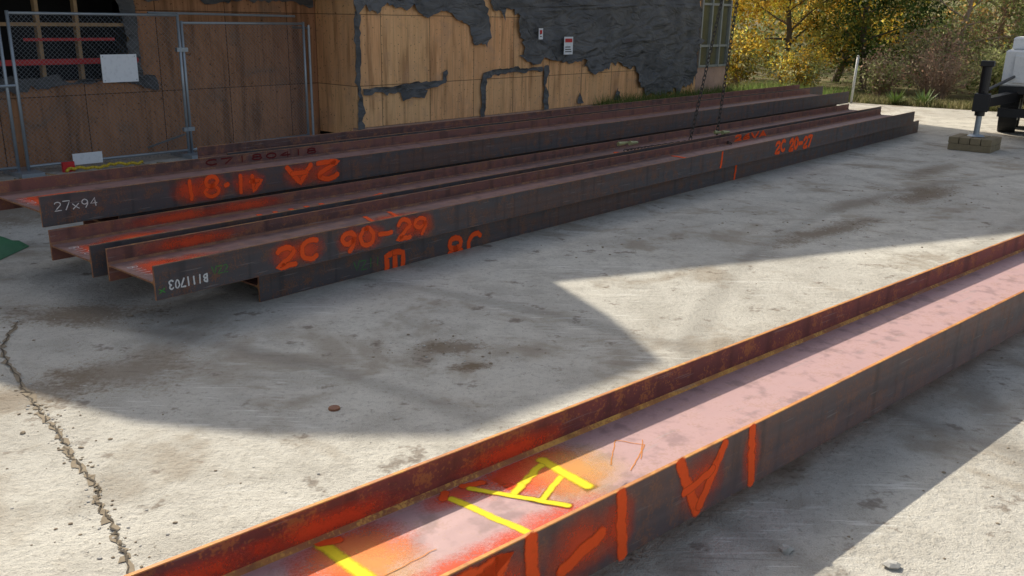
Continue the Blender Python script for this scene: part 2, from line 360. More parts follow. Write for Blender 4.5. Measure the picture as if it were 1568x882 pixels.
def blob(name,root,cx,cy,rx,ry,mat,plane,lift,zmin=None,zmax=None):
    _off[0]+=1; lf=lift+(-1 if plane=='face' else 1)*(.0005+.00009*(_off[0]%9))
    y0=cy-ry;y1=cy+ry
    if zmin is not None: y0=max(y0,zmin)
    if zmax is not None: y1=min(y1,zmax)
    C=[(cx-rx,y0),(cx+rx,y0),(cx+rx,y1),(cx-rx,y1)]
    vs=[(a,lf,b) if plane=='face' else (a,b,lf) for a,b in C]
    uv=[((a-cx)/rx,(b-cy)/ry) for a,b in C]
    return mesh_obj(name,vs,[(0,1,2,3)],mat,parent=root,uvs=uv)
def arc(cx,cy,rx,ry,a0,a1,n=10): return [(cx+rx*math.cos(rad(a0+(a1-a0)*i/n)),cy+ry*math.sin(rad(a0+(a1-a0)*i/n))) for i in range(n+1)]
G={'0':[arc(.5,.5,.42,.48,90,450,14)],'1':[[(.5,0),(.5,1)]],'2':[arc(.5,.72,.42,.28,160,-30,8)+[(.05,.0),(.95,.0)]],
'3':[arc(.45,.75,.4,.25,150,-80,8),arc(.45,.25,.45,.27,80,-150,8)],'4':[[(.75,0),(.75,1),(.05,.35),(.95,.35)]],'5':[[(.9,1),(.15,1),(.1,.55)]+arc(.45,.3,.45,.3,90,-150,8)],
'6':[[(.8,1),(.3,.75),(.08,.35)]+arc(.5,.28,.42,.28,180,-180,12)],'7':[[(.05,1),(.95,1),(.35,0)]],'8':[arc(.5,.75,.36,.24,-90,270,12),arc(.5,.25,.42,.26,90,450,12)],
'9':[arc(.5,.7,.4,.3,0,360,12)+[(.85,.4),(.6,0)]],'A':[[(0,0),(.5,1),(1,0)],[(.2,.4),(.8,.4)]],'C':[arc(.55,.5,.48,.5,50,310,12)],'B':[[(.1,0),(.1,1)],arc(.2,.75,.6,.25,90,-90,8),arc(.2,.25,.7,.25,90,-90,8)],
'-':[[(.1,.5),(.9,.5)]],'x':[[(.1,.0),(.9,.6)],[(.1,.6),(.9,0)]],'S':[arc(.5,.75,.4,.25,30,260,8)+arc(.5,.25,.4,.27,80,-150,8)],'V':[[(0,1),(.5,0),(1,1)]],'.':[[(.4,.45),(.6,.5)]],'W':[[(0,1),(.25,0),(.5,.7),(.75,0),(1,1)]],'H':[[(0.1,.0),(.1,.9),(.5,1),(.5,.1)],[(.5,1),(.9,.9),(.9,.1)]],'Z':[[(0,1),(1,1),(0,0),(1,0)]],' ':[]}
def text(root,s,x0,x1,z0,z1,w,mat,flip=False,lift=0.,gap=.25,name='marking',slant=0):
    n=len(s); cw=(x1-x0)/(n+gap*(n-1))
    for i,ch in enumerate(s):
        cx=x0+i*cw*(1+gap); dz=random.uniform(-.05,.05)*(z1-z0); sl=slant+random.uniform(-.06,.06); sc=random.uniform(.92,1.05)
        for st in G[ch]:
            pts=[]
            for (a,b) in st:
                if flip: a=1-a;b=1-b
                pts.append((cx+a*cw+sl*b*(z1-z0),z0+dz+b*(z1-z0)*sc))
            ribbon(name,root,pts,w*random.uniform(.9,1.1),mat,'face',lift,.001 if w<.02 else .003)
text(bA,'2C',1.00,1.40,.045,.205,.055,P_or); text(bA,'90-29',1.62,2.62,.05,.21,.055,P_or)
for cx in (1.1,1.3,1.75,1.95,2.4,2.55): blob('overspray',bA,cx,.13,.22,.15,P_orh,'face',0,0.004,.246)
text(bA,'307111B',.10,.40,.06,.12,.015,P_ch,True); text(bA,'x',.02,.07,.05,.10,.010,P_gr); text(bA,'VZ2',.44,.57,.1,.16,.008,P_gr)
ribbon('marking',bA,[(8.2,.03),(8.22,.22)],.06,P_or,'face',0)
text(bA,'2C',9.9,10.25,.05,.21,.075,P_or); text(bA,'20-27',10.4,11.25,.04,.20,.075,P_or)
text(bA,'26VA',9.9,11.0,.15,.235,.05,P_or,lift=.70-.02)
text(bD,'H',1.3,1.55,-.06,.15,.07,P_or); text(bD,'8C',2.1,2.6,-.09,.14,.07,P_or); text(bD,'VZ11',.95,1.25,.06,.14,.008,P_gr)
ribbon('marking',bD,[(8.0,.02),(8.02,.23)],.07,P_or,'face',0)
text(bC,'18',1.22,1.60,.045,.22,.05,P_or); text(bC,'.',1.62,1.72,.06,.2,.06,P_or); text(bC,'14',1.75,2.06,.045,.2,.055,P_or,True); text(bC,'A2',2.36,3.0,.045,.215,.065,P_or,True)
for cx in (1.3,1.5,1.9,2.5,2.8): blob('overspray',bC,cx,.13,.26,.17,P_orh,'face',0,.004,.246)
text(bC,'27x94',.10,.45,.12,.19,.010,P_ch)
text(bC,'C7180418',2.0,3.4,.17,.225,.018,P_dr,lift=.90)
Wz=.125+.007
for (r,L) in ((bA,[(.25,.35,.4,.35),(.5,.3,.45,.3),(.3,.3,.3,.3),(1.9,.2,.5,.25),(2.6,.3,.5,.3),(1.2,.15,.4,.2)]),(bB,[(.2,.3,.35,.3),(.6,.4,.5,.35),(.4,.3,.4,.3),(1.4,.3,.6,.25),(2.2,.2,.6,.25),(3.0,.3,.7,.25)]),(bC,[(.15,.45,.35,.4),(.4,.6,.4,.3)])):
    for (cx,cy,rx,ry) in L: 
        o=blob('overspray',r,cx,cy,min(rx,cx),ry,P_orw,'web',Wz,.04,.65)
for (r,x,y) in ((bA,.5,.68),(bB,.9,.70),(bB,1.6,.70)):
    blob('overspray',r,x+.2,.19,.6,.09,P_orh,'face',y,.15,.246)
for k in range(5): ribbon('marking',bB,[(1.7+k*.18,.06),(1.80+k*.18,.5)],.07,P_or,'web',Wz)
ribbon('marking',bB,[(2.8,.3),(3.3,.5)],.06,P_or,'web',Wz)
ribbon('marking',bA,[(2.2,.1),(2.4,.6)],.06,P_or,'web',Wz); ribbon('marking',bA,[(2.5,.1),(2.7,.6)],.06,P_or,'web',Wz); ribbon('marking',bA,[(7.9,.1),(7.95,.6)],.09,P_or,'web',Wz)
ribbon('marking',bB,[(7.2,.1),(7.7,.5)],.1,P_or,'web',Wz)
def webtext(r,s,x0,y0,cw,ch,w,mat):
    for i,c_ in enumerate(s):
        for st in G[c_]: ribbon('marking',r,[(x0+b*ch,y0-(i*1.25+a)*cw) for a,b in st],w,mat,'web',Wz,.001)
webtext(bA,'B1117',.05,.5,.05,.07,.009,P_ch); webtext(bB,'B1170',.05,.5,.05,.07,.009,P_ch); webtext(bC,'1170',.05,.6,.05,.07,.009,P_ch)
# near beam
def X(v): return v-V0
def fr(v0,z0,v1,z1,w=.07): ribbon('marking',bN,[(X(v0),z0),(X(v1),z1)],w,P_or,'face',0)
fr(3.31,.30,3.35,.02,.07); fr(2.79,.30,2.93,.03,.075); fr(3.10,.30,2.95,.05,.07); fr(2.83,.15,3.02,.20,.055)
fr(2.41,.30,2.44,.02,.075); fr(2.10,.10,2.30,.17,.08); fr(1.92,.30,1.95,.02,.08)
text(bN,'2',X(1.50),X(1.82),.06,.25,.11,P_or,True)
for c,rx in ((1.7,.4),(1.6,.3),(2.2,.3),(2.95,.22),(2.42,.12),(3.33,.1)): blob('overspray',bN,X(c),.16,rx,.2,P_orh,'face',0,.004,.316)
WN=.16+.008
def wy(np_): return -2.0-np_
def wr(v0,n0,v1,n1,w,m=P_ye): ribbon('marking',bN,[(X(v0),wy(n0)),(X(v1),wy(n1))],w,m,'web',WN,.002)
wr(2.54,-2.58,2.53,-2.29,.075); wr(2.50,-2.55,2.24,-2.44,.05); wr(2.13,-2.59,2.35,-2.23,.045); wr(2.02,-2.58,2.09,-2.20,.055); wr(2.5,-2.42,2.3,-2.33,.04)
wr(1.44,-2.63,1.46,-2.3,.08)
wr(2.03,-2.63,1.99,-2.60,.05,P_or); wr(1.44,-2.645,1.5,-2.62,.06,P_or); wr(2.12,-2.63,2.2,-2.6,.05,P_or)
for (v,n_,rx,ry,m) in ((2.42,-2.55,.4,.22,P_orw),(2.5,-2.5,.35,.35,P_orh),(2.6,-2.45,.35,.3,P_yeh),(2.5,-2.35,.3,.25,P_yeh),(1.5,-2.5,.35,.3,P_orw),(1.5,-2.4,.3,.35,P_yeh),(2.05,-2.6,.25,.12,P_orh),(2.2,-2.15,.5,.18,P_orh),(1.75,-2.12,.5,.2,P_orw),(1.25,-2.3,.35,.3,P_orh)):
    blob('overspray',bN,X(v),wy(n_),rx,ry,m,'web',WN,.045,.645)
for (v,rx) in ((1.5,.5),(2.45,.45),(.9,.5)): blob('overspray',bN,X(v),.22,rx,.09,P_orh,'face',.69-.022,.18,.30)
wr(2.75,-2.35,2.95,-2.5,.007,P_rs); wr(2.95,-2.5,3.02,-2.38,.007,P_rs); wr(3.02,-2.38,2.78,-2.26,.007,P_rs); wr(2.9,-2.3,3.05,-2.42,.006,P_rs)
wr(1.2,-2.3,1.75,-2.33,.006,P_rs)

# ------------------------------------------------------------ building
bd=empty('plywood_building',frame(UW(0,-12.52,0)))
b=B()
b.box(10.38,22.40,0,.15,.24,2.76,0); b.box(10.384,10.53,.152,1.08,.1,2.76,0)
b.obj('sheathing_wall',[M_ply],parent=bd)
b=B(); b.box(10.40,24.05,.02,.2,-.05,.236,0); b.box(22.404,24.1,.0,.15,.2,.95,0); b.obj('foundation',M_found,parent=bd)
b=B()
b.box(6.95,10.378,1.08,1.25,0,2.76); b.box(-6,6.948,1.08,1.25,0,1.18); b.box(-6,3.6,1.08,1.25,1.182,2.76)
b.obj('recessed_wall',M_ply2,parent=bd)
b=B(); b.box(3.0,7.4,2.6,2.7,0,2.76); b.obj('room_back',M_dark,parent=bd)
b=B()
for x in (4.2,4.9,5.55,6.1,6.9): b.box(x,x+.05,1.12,1.22,1.182,2.76)
b.box(3.6,6.9,1.10,1.2,1.95,2.0); b.obj('studs',M_stud,parent=bd)
prof=[(-6,2.762),(24.1,2.762),(24.1,9.7),(15.4,9.6),(11.3,8.1),(8.72,7.1),(8.6,7.9),(8.35,8.6),(6.55,8.4),(5.55,7.7),(4.92,7.1),(4.22,6.1),(3.0,5.2),(-6,4.2)]  # unseen upper part, outline shaped to cast the shade edge on the pavement
b=B(); b.prism(prof,-.05,8.,0); b.obj('upper_storey_shade_caster',M_tar,parent=bd)
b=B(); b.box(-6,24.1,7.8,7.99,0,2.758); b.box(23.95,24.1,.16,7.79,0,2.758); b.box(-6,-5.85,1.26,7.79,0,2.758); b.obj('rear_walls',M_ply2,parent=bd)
M_glass,nt=newmat('window_glass'); finish(nt,(.05,.06,.05),.05,0,spec=1.)
b=B()
for x in (12,16,20):
    b.box(x,x+1.4,-.09,-.052,4.2,5.6,1); b.box(x+.08,x+1.32,-.10,-.091,4.28,5.52,0)
b.obj('windows',[M_glass,M_white],parent=bd)
M_bay=simple('bay_glass',(.26,.25,.15),.12,.6,.3,1.5,.02)
b=B(); b.box(22.5,24.0,.02,.05,.98,2.75,0)
for x in (22.41,22.95,23.5,24.02): b.box(x,x+.07,-.06,.10,.952,2.755,1)
for z in (.955,1.5,2.6): b.box(22.48,24.02,-.045,.0,z,z+.06,1)
M_alu=simple('aluminium_frame',(.35,.36,.34),.5,.4)
b.obj('bay_window',[M_bay,M_alu],parent=bd)

def ragged(poly,amp=.05,step=.07):
    out=[]
    for i in range(len(poly)):
        a=Vector(poly[i]);c=Vector(poly[(i+1)%len(poly)]);L=(c-a).length
        if (a.y>2.7 and c.y>2.7): out.append(tuple(a)); continue
        n=max(1,int(L/step)); d=(c-a).normalized() if L>0 else Vector((1,0)); q=Vector((-d.y,d.x)); run=0
        for k in range(n):
            if k and random.random()<.35: run=random.gauss(0,amp*1.3)
            run*=.85
            p=a.lerp(c,k/n)+q*(run+random.gauss(0,amp*.25)); out.append((p.x,min(p.y,2.755)))
    return out
import bmesh
from mathutils import noise as mn
def sheet(name,poly,y,amp=.05,wr=.02):
    P=ragged(poly,amp); bm=bmesh.new()
    vs=[bm.verts.new((x,y,z)) for x,z in P]
    f=bm.faces.new(vs); f.normal_update()
    bmesh.ops.triangulate(bm,faces=[f],ngon_method='EAR_CLIP')
    for it in range(4):
        ed=[e for e in bm.edges if e.calc_length()>.22]
        if ed: bmesh.ops.subdivide_edges(bm,edges=ed,cuts=1,use_grid_fill=False)
        for f in bm.faces: f.normal_update()
        bmesh.ops.triangulate(bm,faces=[f for f in bm.faces if len(f.verts)>3])
    for v in bm.verts:
        h=mn.noise(Vector((v.co.x*1.3,v.co.z*2.0,y*50)))*wr*1.5+mn.noise(Vector((v.co.x*4,v.co.z*5,y*9)))*wr
        bd_=any(e.is_boundary for e in v.link_edges)
        v.co.y+= -abs(h)-(.035*random.random() if bd_ and v.co.z<2.6 else 0)
    bmesh.ops.recalc_face_normals(bm,faces=bm.faces[:])
    for f in bm.faces: f.smooth=True
    me=bpy.data.meshes.new(name); bm.to_mesh(me); bm.free(); me.materials.append(M_tar)
    o=bpy.data.objects.new(name,me); COL.objects.link(o); o.parent=bd; return o
sheet('tar_paper_large',[(13.78,2.755),(13.9,2.32),(14.7,2.28),(14.9,1.75),(14.78,1.42),(15.1,1.26),(16.3,1.24),(17.1,1.32),(17.3,1.02),(18.4,1.12),(19.3,.95),(19.7,.52),(20.0,.36),(21.5,.42),(22.3,.62),(22.42,2.755)],-.012,.07,.08)
sheet('tar_paper_top',[(10.36,2.755),(10.36,2.3),(10.9,2.18),(11.1,2.40),(11.8,2.30),(12.1,2.15),(12.6,2.30),(13.0,2.1),(13.25,2.0),(13.4,1.66),(13.75,1.60),(13.88,1.95),(13.72,2.4),(13.65,2.755)],-.016,.07,.04)
sheet('tar_paper_strip',[(10.5,.82),(11.2,.80),(11.9,.86),(12.5,.93),(12.6,1.05),(12.0,.98),(11.2,.93),(10.5,.93)],-.010,.03)
sheet('tar_paper_strip_2',[(13.62,.22),(13.74,.22),(13.76,.98),(14.3,1.06),(15.6,1.08),(15.6,1.17),(14.4,1.17),(13.66,1.10),(13.6,.8)],-.011,.02)
sheet('tar_paper_strip_3',[(15.62,.22),(15.8,.24),(15.78,1.2),(15.66,1.2)],-.013,.03)
sheet('tar_paper_corner',[(10.37,.2),(10.52,.22),(10.46,1.0),(10.52,2.1),(10.37,2.25)],-.009,.03)
sheet('tar_paper_scrap',[(11.4,.82),(12.1,.84),(12.0,.68),(11.7,.72),(11.45,.66)],-.02,.03)
sheet('tar_paper_scrap_2',[(16.9,.3),(17.15,.3),(17.0,.55)],-.02,.03)
sheet('tar_paper_scrap_3',[(18.4,.3),(18.7,.28),(18.55,.6)],-.02,.03)
sheet('tar_paper_scrap_4',[(12.5,.98),(12.62,.98),(12.6,1.2),(12.52,1.15)],-.02,.02)
def sheetL(name,poly):
    o=sheet(name,poly,1.065,.04,.02); return o
sheetL('tar_paper_recess_top',[(6.9,2.755),(6.9,2.35),(7.8,2.4),(8.6,2.33),(9.6,2.4),(10.3,2.3),(10.36,2.755)])
sheetL('tar_paper_recess_a',[(3.6,1.25),(3.6,1.06),(4.5,1.12),(5.2,1.05),(5.9,1.12),(6.5,1.15),(6.9,1.1),(7.25,1.0),(7.2,1.22)])
sheetL('tar_paper_recess_b',[(6.75,2.755),(6.85,1.2),(7.02,1.15),(6.98,2.755)])
b=B(); b.box(3.6,6.95,1.02,1.03,1.42,1.50); b.box(5.3,6.6,1.0,1.01,1.75,1.79); b.obj('red_tape',M_tape,parent=bd)
def notice(x0,x1,z0,z1):
    r=empty('notice_sign',frame(UW(0,-12.52,0)))
    q=B(); q.box(x0,x1,-.155,-.148,z0,z1,0); q.box(x0+.03,x1-.03,-.158,-.1555,z1-.12,z1-.04,1)
    for k in range(3): q.box(x0+.04,x1-.05-.02*k,-.158,-.1555,z0+.05+k*.05,z0+.07+k*.05,2)
    q.obj('board',[M_white,M_red,M_black],parent=r)
notice(16.18,16.5,1.42,1.80); notice(15.28,15.42,1.75,1.98)

# ------------------------------------------------------------ chain link fence
fe=empty('chain_link_fence',frame(UW(0,-12.92,0)))
def panel(x0,x1,y0,y1,zt,parent,zb=.05):
    q=B(); P=lambda x,z:(x,y0+(y1-y0)*(x-x0)/(x1-x0),z)
    r=.022
    for x in (x0,x1): q.tube(P(x,-.0),P(x,zt+.03),r,n=10)
    for z in (zt,zb+.06): q.tube(P(x0,z),P(x1,z),r*.9,n=10)
    q.obj('frame',M_galv,parent=parent,smooth=True)
    q=B(); s=.062; W=x1-x0;H=zt-zb
    k=-int(H/s)-1
    while k*s<W:
        for sg in (1,-1):
            a=k*s
            t0=max(0,-a);t1=min(H,W-a)
            if t1-t0>.02:
                za,zc=(t0,t1) if sg==1 else (H-t0,H-t1)
                p=Vector(P(x0+a+t0,zb+za));c=Vector(P(x0+a+t1,zb+zc))
                p.y+=.002*sg; c.y+=.002*sg
                q.tube(p,c,.0021,n=3,cap=False)
        k+=1
    q.obj('wire_mesh',M_wire,parent=parent)
panel(4.90,7.30,0,-.01,2.13,fe); panel(7.36,9.78,.0,.24,2.02,fe); panel(1.3,4.78,.02,.02,2.13,fe)
b=B()
b.tube((9.86,.2,0),(9.86,.2,2.0),.022,n=10); b.tube((9.86,.2,1.95),(9.9,1.05,1.95),.02,n=8); b.tube((7.28,.04,.35),(6.9,.9,.02),.015,n=8)
b.tube((4.90,0,1.2),(1.5,-.02,1.16),.02,n=8); b.tube((7.0,.3,2.16),(9.8,.5,2.14),.018,n=8)
for z in (.4,1.6): b.box(7.24,7.42,-.03,.03,z,z+.06)
for x in (4.84,7.33,9.8): b.box(x-.15,x+.15,-.3,.35,0,.06)
b.obj('braces',M_galv,parent=fe)
r=empty('blank_sign',frame(UW(0,-12.92,0))); b=B(); b.box(6.05,6.58,-.045,-.035,1.19,1.58,0,.002); 
for x in (6.08,6.55):
    for z in (1.22,1.55): b.tube((x,-.05,z),(x,-.02,z),.008,n=6,m=1)
b.obj('board',[M_white,M_galv],parent=r)
r=empty('small_sign',frame(UW(0,-12.92,0))); b=B(); b.box(5.46,5.88,-.12,-.11,.08,.24,0,.002); b.box(5.3,5.46,-.15,-.1,.0,.14,1); b.obj('board',[M_white,M_red],parent=r)
b=B()
for i in range(24):
    a=i*.5; p0=(5.3+.045*i,-.25+.08*math.sin(a),.03+.03*abs(math.sin(a*2))); p1=(5.3+.045*(i+1),-.25+.08*math.sin(a+.5),.03+.03*abs(math.sin(a*2+1))); b.tube(p0,p1,.022,n=6)
b.obj('yellow_strap',M_yel,matrix=frame(UW(0,-12.92,0)),smooth=True)
b=B()
for i in range(45):
    x=random.uniform(4.0,10.5); y=random.uniform(-1.9,.8); a=random.uniform(0,3.1); L=random.uniform(.05,.3); d=Vector((math.cos(a),math.sin(a),random.uniform(-.02,.15)))*L; b.tube(Vector((x,y,.02)),Vector((x,y,.02))+d,random.uniform(.008,.02),n=4,m=random.choice((0,0,1,2)))
b.obj('scrap_wood',[M_timber,M_tar,M_stud],matrix=frame(UW(0,-12.92,0)))
vs=[];n=14
for i in range(n):
    for j in range(n):
        x=i/(n-1);y=j/(n-1); h=.05+.10*math.sin(x*3.1)*math.sin(y*3.1)+.02*random.random()
        if i in(0,n-1) or j in (0,n-1): h=.005
        vs.append((-5.5+x*.85,7.75+y*.6+.1*math.sin(x*5),h))
fs=[(i*n+j,(i+1)*n+j,(i+1)*n+j+1,i*n+j+1) for i in range(n-1) for j in range(n-1)]
mesh_obj('green_tarp',vs,fs,M_green,smooth=True)

# ------------------------------------------------------------ crane truck + rigging
et=Vector((.52,.854,0)).normalized(); T=frame(Vector((9.72,18.3,0)),et)
tr=empty('crane_truck',T)
b=B()
b.box(0,9.2,-1.65,-1.4,.62,.88,0);b.box(0,9.2,-1.0,-.75,.62,.88,0); b.box(-.05,.1,-2.35,-.05,.45,.62,0); b.box(.0,6.2,-2.4,0,.90,1.05,0,.01)
b.obj('chassis',M_black,parent=tr)
b=B(); b.box(.02,2.3,-2.38,-.02,1.052,1.75,0,.03); b.box(-.02,.015,-2.2,-1.3,1.12,1.65,0,.01); b.box(-.02,.015,-1.1,-.2,1.12,1.65,0,.01)
b.box(.3,2.2,-.5,-.1,1.752,2.0,0,.03)
b.box(7.0,9.1,-2.35,-.05,.95,2.7,0,.12); b.box(9.08,9.9,-2.1,-.3,.9,1.8,0,.15)
b.obj('body_and_cab',M_trk,parent=tr)
b=B(); b.box(7.3,8.7,-2.36,-2.352,1.8,2.5);b.box(7.3,8.7,-.048,-.04,1.8,2.5); b.box(9.102,9.11,-2.2,-.2,1.85,2.55); b.box(6.99,6.998,-2.1,-.3,1.8,2.5); b.obj('windows',M_glass,parent=tr)
b=B()
for x in (1.6,2.9,8.6):
    for y0,y1 in ((-2.38,-2.05),(-.35,-.02)):
        b.tube((x,y0,.5),(x,y1,.5),.5,n=28,m=0); b.tube((x,y0-.01,.5),(x,y0+.005,.5),.24,n=20,m=1); b.tube((x,y1-.005,.5),(x,y1+.01,.5),.24,n=20,m=1)
b.obj('wheels',[M_rub,M_trk],parent=tr)
b=B(); b.box(-.07,-.05,-.85,-.6,.48,.6);b.box(-.07,-.05,-2.25,-1.95,.48,.6);b.obj('tail_lights',M_red,parent=tr)
b=B(); b.tube((4.4,-1.2,1.05),(4.4,-1.2,2.3),.35,.3,16); b.box(4.0,4.8,-1.6,-.8,2.3,2.9,0,.04); b.obj('crane_pedestal',M_yel,parent=tr)
Ti=T.inverted()
tip=Vector((3.5,14.3,10.5)); base=T@Vector((4.4,-1.2,2.9))
b=B(); bl=Ti@base; tl=Ti@tip; md=bl.lerp(tl,.55)
b.tube(bl,md,.22,.2,4);b.tube(bl.lerp(tl,.5),tl,.16,.14,4); b.obj('boom',M_yel,parent=tr)
J=Vector((8.52,16.55,0)); jl=Ti@J; 
b=B(); b.tube(jl+Vector((0,0,.85)),Vector((.3,-.3,.85)),.11,.14,4); 
b.tube(jl+Vector((0,0,.62)),jl+Vector((0,0,1.55)),.085,.085,16); b.box(jl.x-.13,jl.x+.13,jl.y-.13,jl.y+.13,.70,1.02,0,.01); b.box(jl.x-.11,jl.x+.11,jl.y-.11,jl.y+.11,1.5,1.6,0,.01)
b.tube(jl+Vector((-.1,0,1.05)),Vector((.1,-.25,1.25)),.03,.03,8)
b.obj('outrigger_arm',M_black,parent=tr)
b=B(); b.tube(jl+Vector((0,0,.27)),jl+Vector((0,0,.64)),.05,.05,14); b.tube(jl+Vector((0,0,.25)),jl+Vector((0,0,.28)),.15,.12,16); b.obj('jack_rod',M_galv,parent=tr)
r=empty('timber_cribbing',frame(J,E)); b=B()
for k in range(4): b.box(-.36+k*.185,-.19+k*.185,-.36,.36,.0,.12,0,.008)
for k in range(4): b.box(-.36,.36,-.36+k*.185,-.19+k*.185,.122,.24,0,.008)
b.obj('blocks',M_timber,parent=r)
def torus_link(b,c,d,side,L,r,w):
    d=d.normalized(); s=side; pts=[]
    for i in range(10):
        a=2*math.pi*i/10; pts.append(c+d*math.cos(a)*L+s*math.sin(a)*w)
    for i in range(10): b.tube(pts[i],pts[(i+1)%10],r,n=4,cap=False)
def chain(b,p0,p1,sag=0,L=.045):
    p0=Vector(p0);p1=Vector(p1);n=int((p1-p0).length/(L*1.45)); 
    for i in range(n):
        t=(i+.5)/n; c=p0.lerp(p1,t)-Vector((0,0,sag*4*t*(1-t))); t2=t+.01; d=p0.lerp(p1,t2)-Vector((0,0,sag*4*t2*(1-t2)))-c
        d.normalize(); s=d.orthogonal().normalized(); s2=d.cross(s)
        torus_link(b,c,d,s if i%2 else s2,L,.008,.024)
rg=empty('rigging_chain'); hook=Vector((3.55,14.35,5.2))
b=B(); chain(b,hook,(2.62,13.35,.47)); chain(b,hook,(3.15,13.95,.50)); 
chain(b,(2.62,13.35,.47),(1.55,12.55,.42),.0); chain(b,(3.15,13.95,.50),(3.3,13.6,.42),.03)
b.obj('links',M_chain,parent=rg)
b=B(); b.tube(hook,tip,.012,n=6); b.tube(hook+Vector((0,0,-.1)),hook+Vector((0,0,.3)),.09,.12,10); b.obj('hook_block_and_cable',M_chain,parent=rg)
M_hook=simple('hook_paint',(.36,.36,.16),.5)
b=B()
for p,q in (((1.45,12.5,.52),(1.6,12.6,.53)),((1.62,12.55,.53),(1.75,12.72,.52)),((3.1,13.9,.54),(3.2,13.93,.54)),((3.22,13.9,.54),(3.35,14.0,.54))): b.tube(p,q,.032,.016,n=8)
b.obj('sling_hooks',M_hook,parent=rg)

# ------------------------------------------------------------ vegetation
def leafmat(name):
    m,nt=newmat(name); a=nd(nt,'ShaderNodeAttribute',attribute_name='Col')
    p=nd(nt,'ShaderNodeBsdfDiffuse',{'Color':a.outputs[0]}); t=nd(nt,'ShaderNodeBsdfTranslucent',{'Color':a.outputs[0]})
    mx=nd(nt,'ShaderNodeMixShader',{0:.5,1:p.outputs[0],2:t.outputs[0]})
    o=nt.nodes.new('ShaderNodeOutputMaterial'); nt.links.new(mx.outputs[0],o.inputs[0]); return m
M_leaf=leafmat('leaves')
M_bark=simple('bark',(.14,.11,.08),.9,0,.3,15,.5); M_twig=simple('twigs',(.42,.30,.22),.9,0,.3,15,.3)
def leaves_mesh(name,C,size,cols,parent=None):
    n=len(C); rng=np.random
    a=rng.normal(size=(n,3)); a/=np.linalg.norm(a,axis=1)[:,None]; t=rng.normal(size=(n,3)); bb=np.cross(a,t); bb/=np.linalg.norm(bb,axis=1)[:,None]
    s=size[:,None]
    V=np.stack([C-a*s,C+bb*s*.5-a*s*.1,C+a*s,C-bb*s*.5-a*s*.1],1).reshape(-1,3)
    me=bpy.data.meshes.new(name); me.vertices.add(4*n); me.vertices.foreach_set('co',V.astype(np.float32).ravel())
    me.loops.add(4*n); me.loops.foreach_set('vertex_index',np.arange(4*n,dtype=np.int32)); me.polygons.add(n)
    me.polygons.foreach_set('loop_start',np.arange(0,4*n,4,dtype=np.int32)); me.polygons.foreach_set('loop_total',np.full(n,4,dtype=np.int32))
    me.update(); ca=me.color_attributes.new('Col','FLOAT_COLOR','POINT')
    cc=np.ones((4*n,4),np.float32); cc[:,:3]=np.repeat(np.clip(cols,0,.95),4,axis=0); ca.data.foreach_set('color',cc.ravel())
    me.materials.append(M_leaf); me.validate(); o=bpy.data.objects.new(name,me); COL.objects.link(o)
    if parent: o.parent=parent
    return o
def tree(name,x,y,H,R,zb,pal,nl,ls,seed,bark=M_bark,sig=.35):
    rs=random.Random(seed); rng=np.random.RandomState(seed); root=empty(name,Matrix.Translation((x,y,0)))
    b=B(); p=Vector((0,0,-.05)); r=H*.018; cl=[]; N=8; trunk=[p]
    for i in range(N):
        q=p+Vector((rs.gauss(0,.12),rs.gauss(0,.12),H*.9/N)); r2=r*.84; b.tube(p,q,r,r2,8,cap=False); p=q;r=r2; trunk.append(p)
    for k in range(26):
        t=(zb/H)+(1-zb/H)*((k+.5)/26)*.97; idx=min(N-1,int(t*N)); s=trunk[idx].lerp(trunk[idx+1],t*N-idx if t*N-idx<1 else 1)
        a=k*2.4+rs.uniform(-.4,.4); rr=R*(math.sin(math.pi*min(1,(.25+.75*t)))**.6)*rs.uniform(.6,1.1)
        d=Vector((math.cos(a),math.sin(a),rs.uniform(.0,.6)))
        pr=s; r0=H*.006*(1.1-t)+.006
        for j in range(4):
            q=pr+d*rr/4+Vector((rs.gauss(0,.1),rs.gauss(0,.1),rs.gauss(.03,.08))); b.tube(pr,q,r0,r0*.7,5,cap=False); r0*=.7
            if j>=1: 
                cl.append(q)
                for m_ in range(2):
                    q2=q+Vector((rs.gauss(0,.35),rs.gauss(0,.35),rs.gauss(.05,.25))); b.tube(q,q2,r0*.6,r0*.25,4,cap=False); cl.append(q2)
            pr=q
    b.obj('trunk_and_limbs',bark,parent=root,smooth=True)
    cl=np.array([tuple(c) for c in cl]); keep=rng.rand(len(cl))<.8; cl=cl[keep]
    ci=rng.randint(0,len(cl),nl); sg=sig*(.5+rng.rand(len(cl)))
    C=cl[ci]+rng.normal(size=(nl,3))*sg[ci][:,None]*np.array([1,1,.7]); k_=C[:,2]>.1; C=C[k_]; ci=ci[k_]
    pal=np.array(pal); cm=rng.randint(0,len(pal),len(cl)); br=.6+.8*rng.rand(len(cl))
    cols=pal[cm[ci]]*br[ci][:,None]*(.7+.6*rng.rand(len(C)))[:,None]
    leaves_mesh('foliage',C,ls*(.6+.8*rng.rand(len(C))),cols,root); return root
YEL=[(.85,.56,.08),(.75,.48,.08),(.9,.68,.14),(.45,.40,.09),(.6,.36,.07),(.36,.34,.08)]
ORG=[(.60,.38,.14),(.50,.33,.14),(.34,.28,.12),(.55,.44,.17)]
DGR=[(.07,.12,.035),(.10,.16,.05),(.12,.17,.05)]
OLV=[(.34,.37,.14),(.42,.43,.19),(.26,.31,.12),(.50,.48,.26)]
RED=[(.46,.29,.20),(.40,.27,.20),(.38,.31,.22)]
tree('maple_tree',9.6,33,8,3.0,.6,YEL,17000,.075,1)
tree('maple_tree',12.6,36,9,3.2,.8,YEL+OLV,13000,.08,2)
tree('maple_tree',7.0,38,9,3.0,.8,YEL,11000,.08,12)
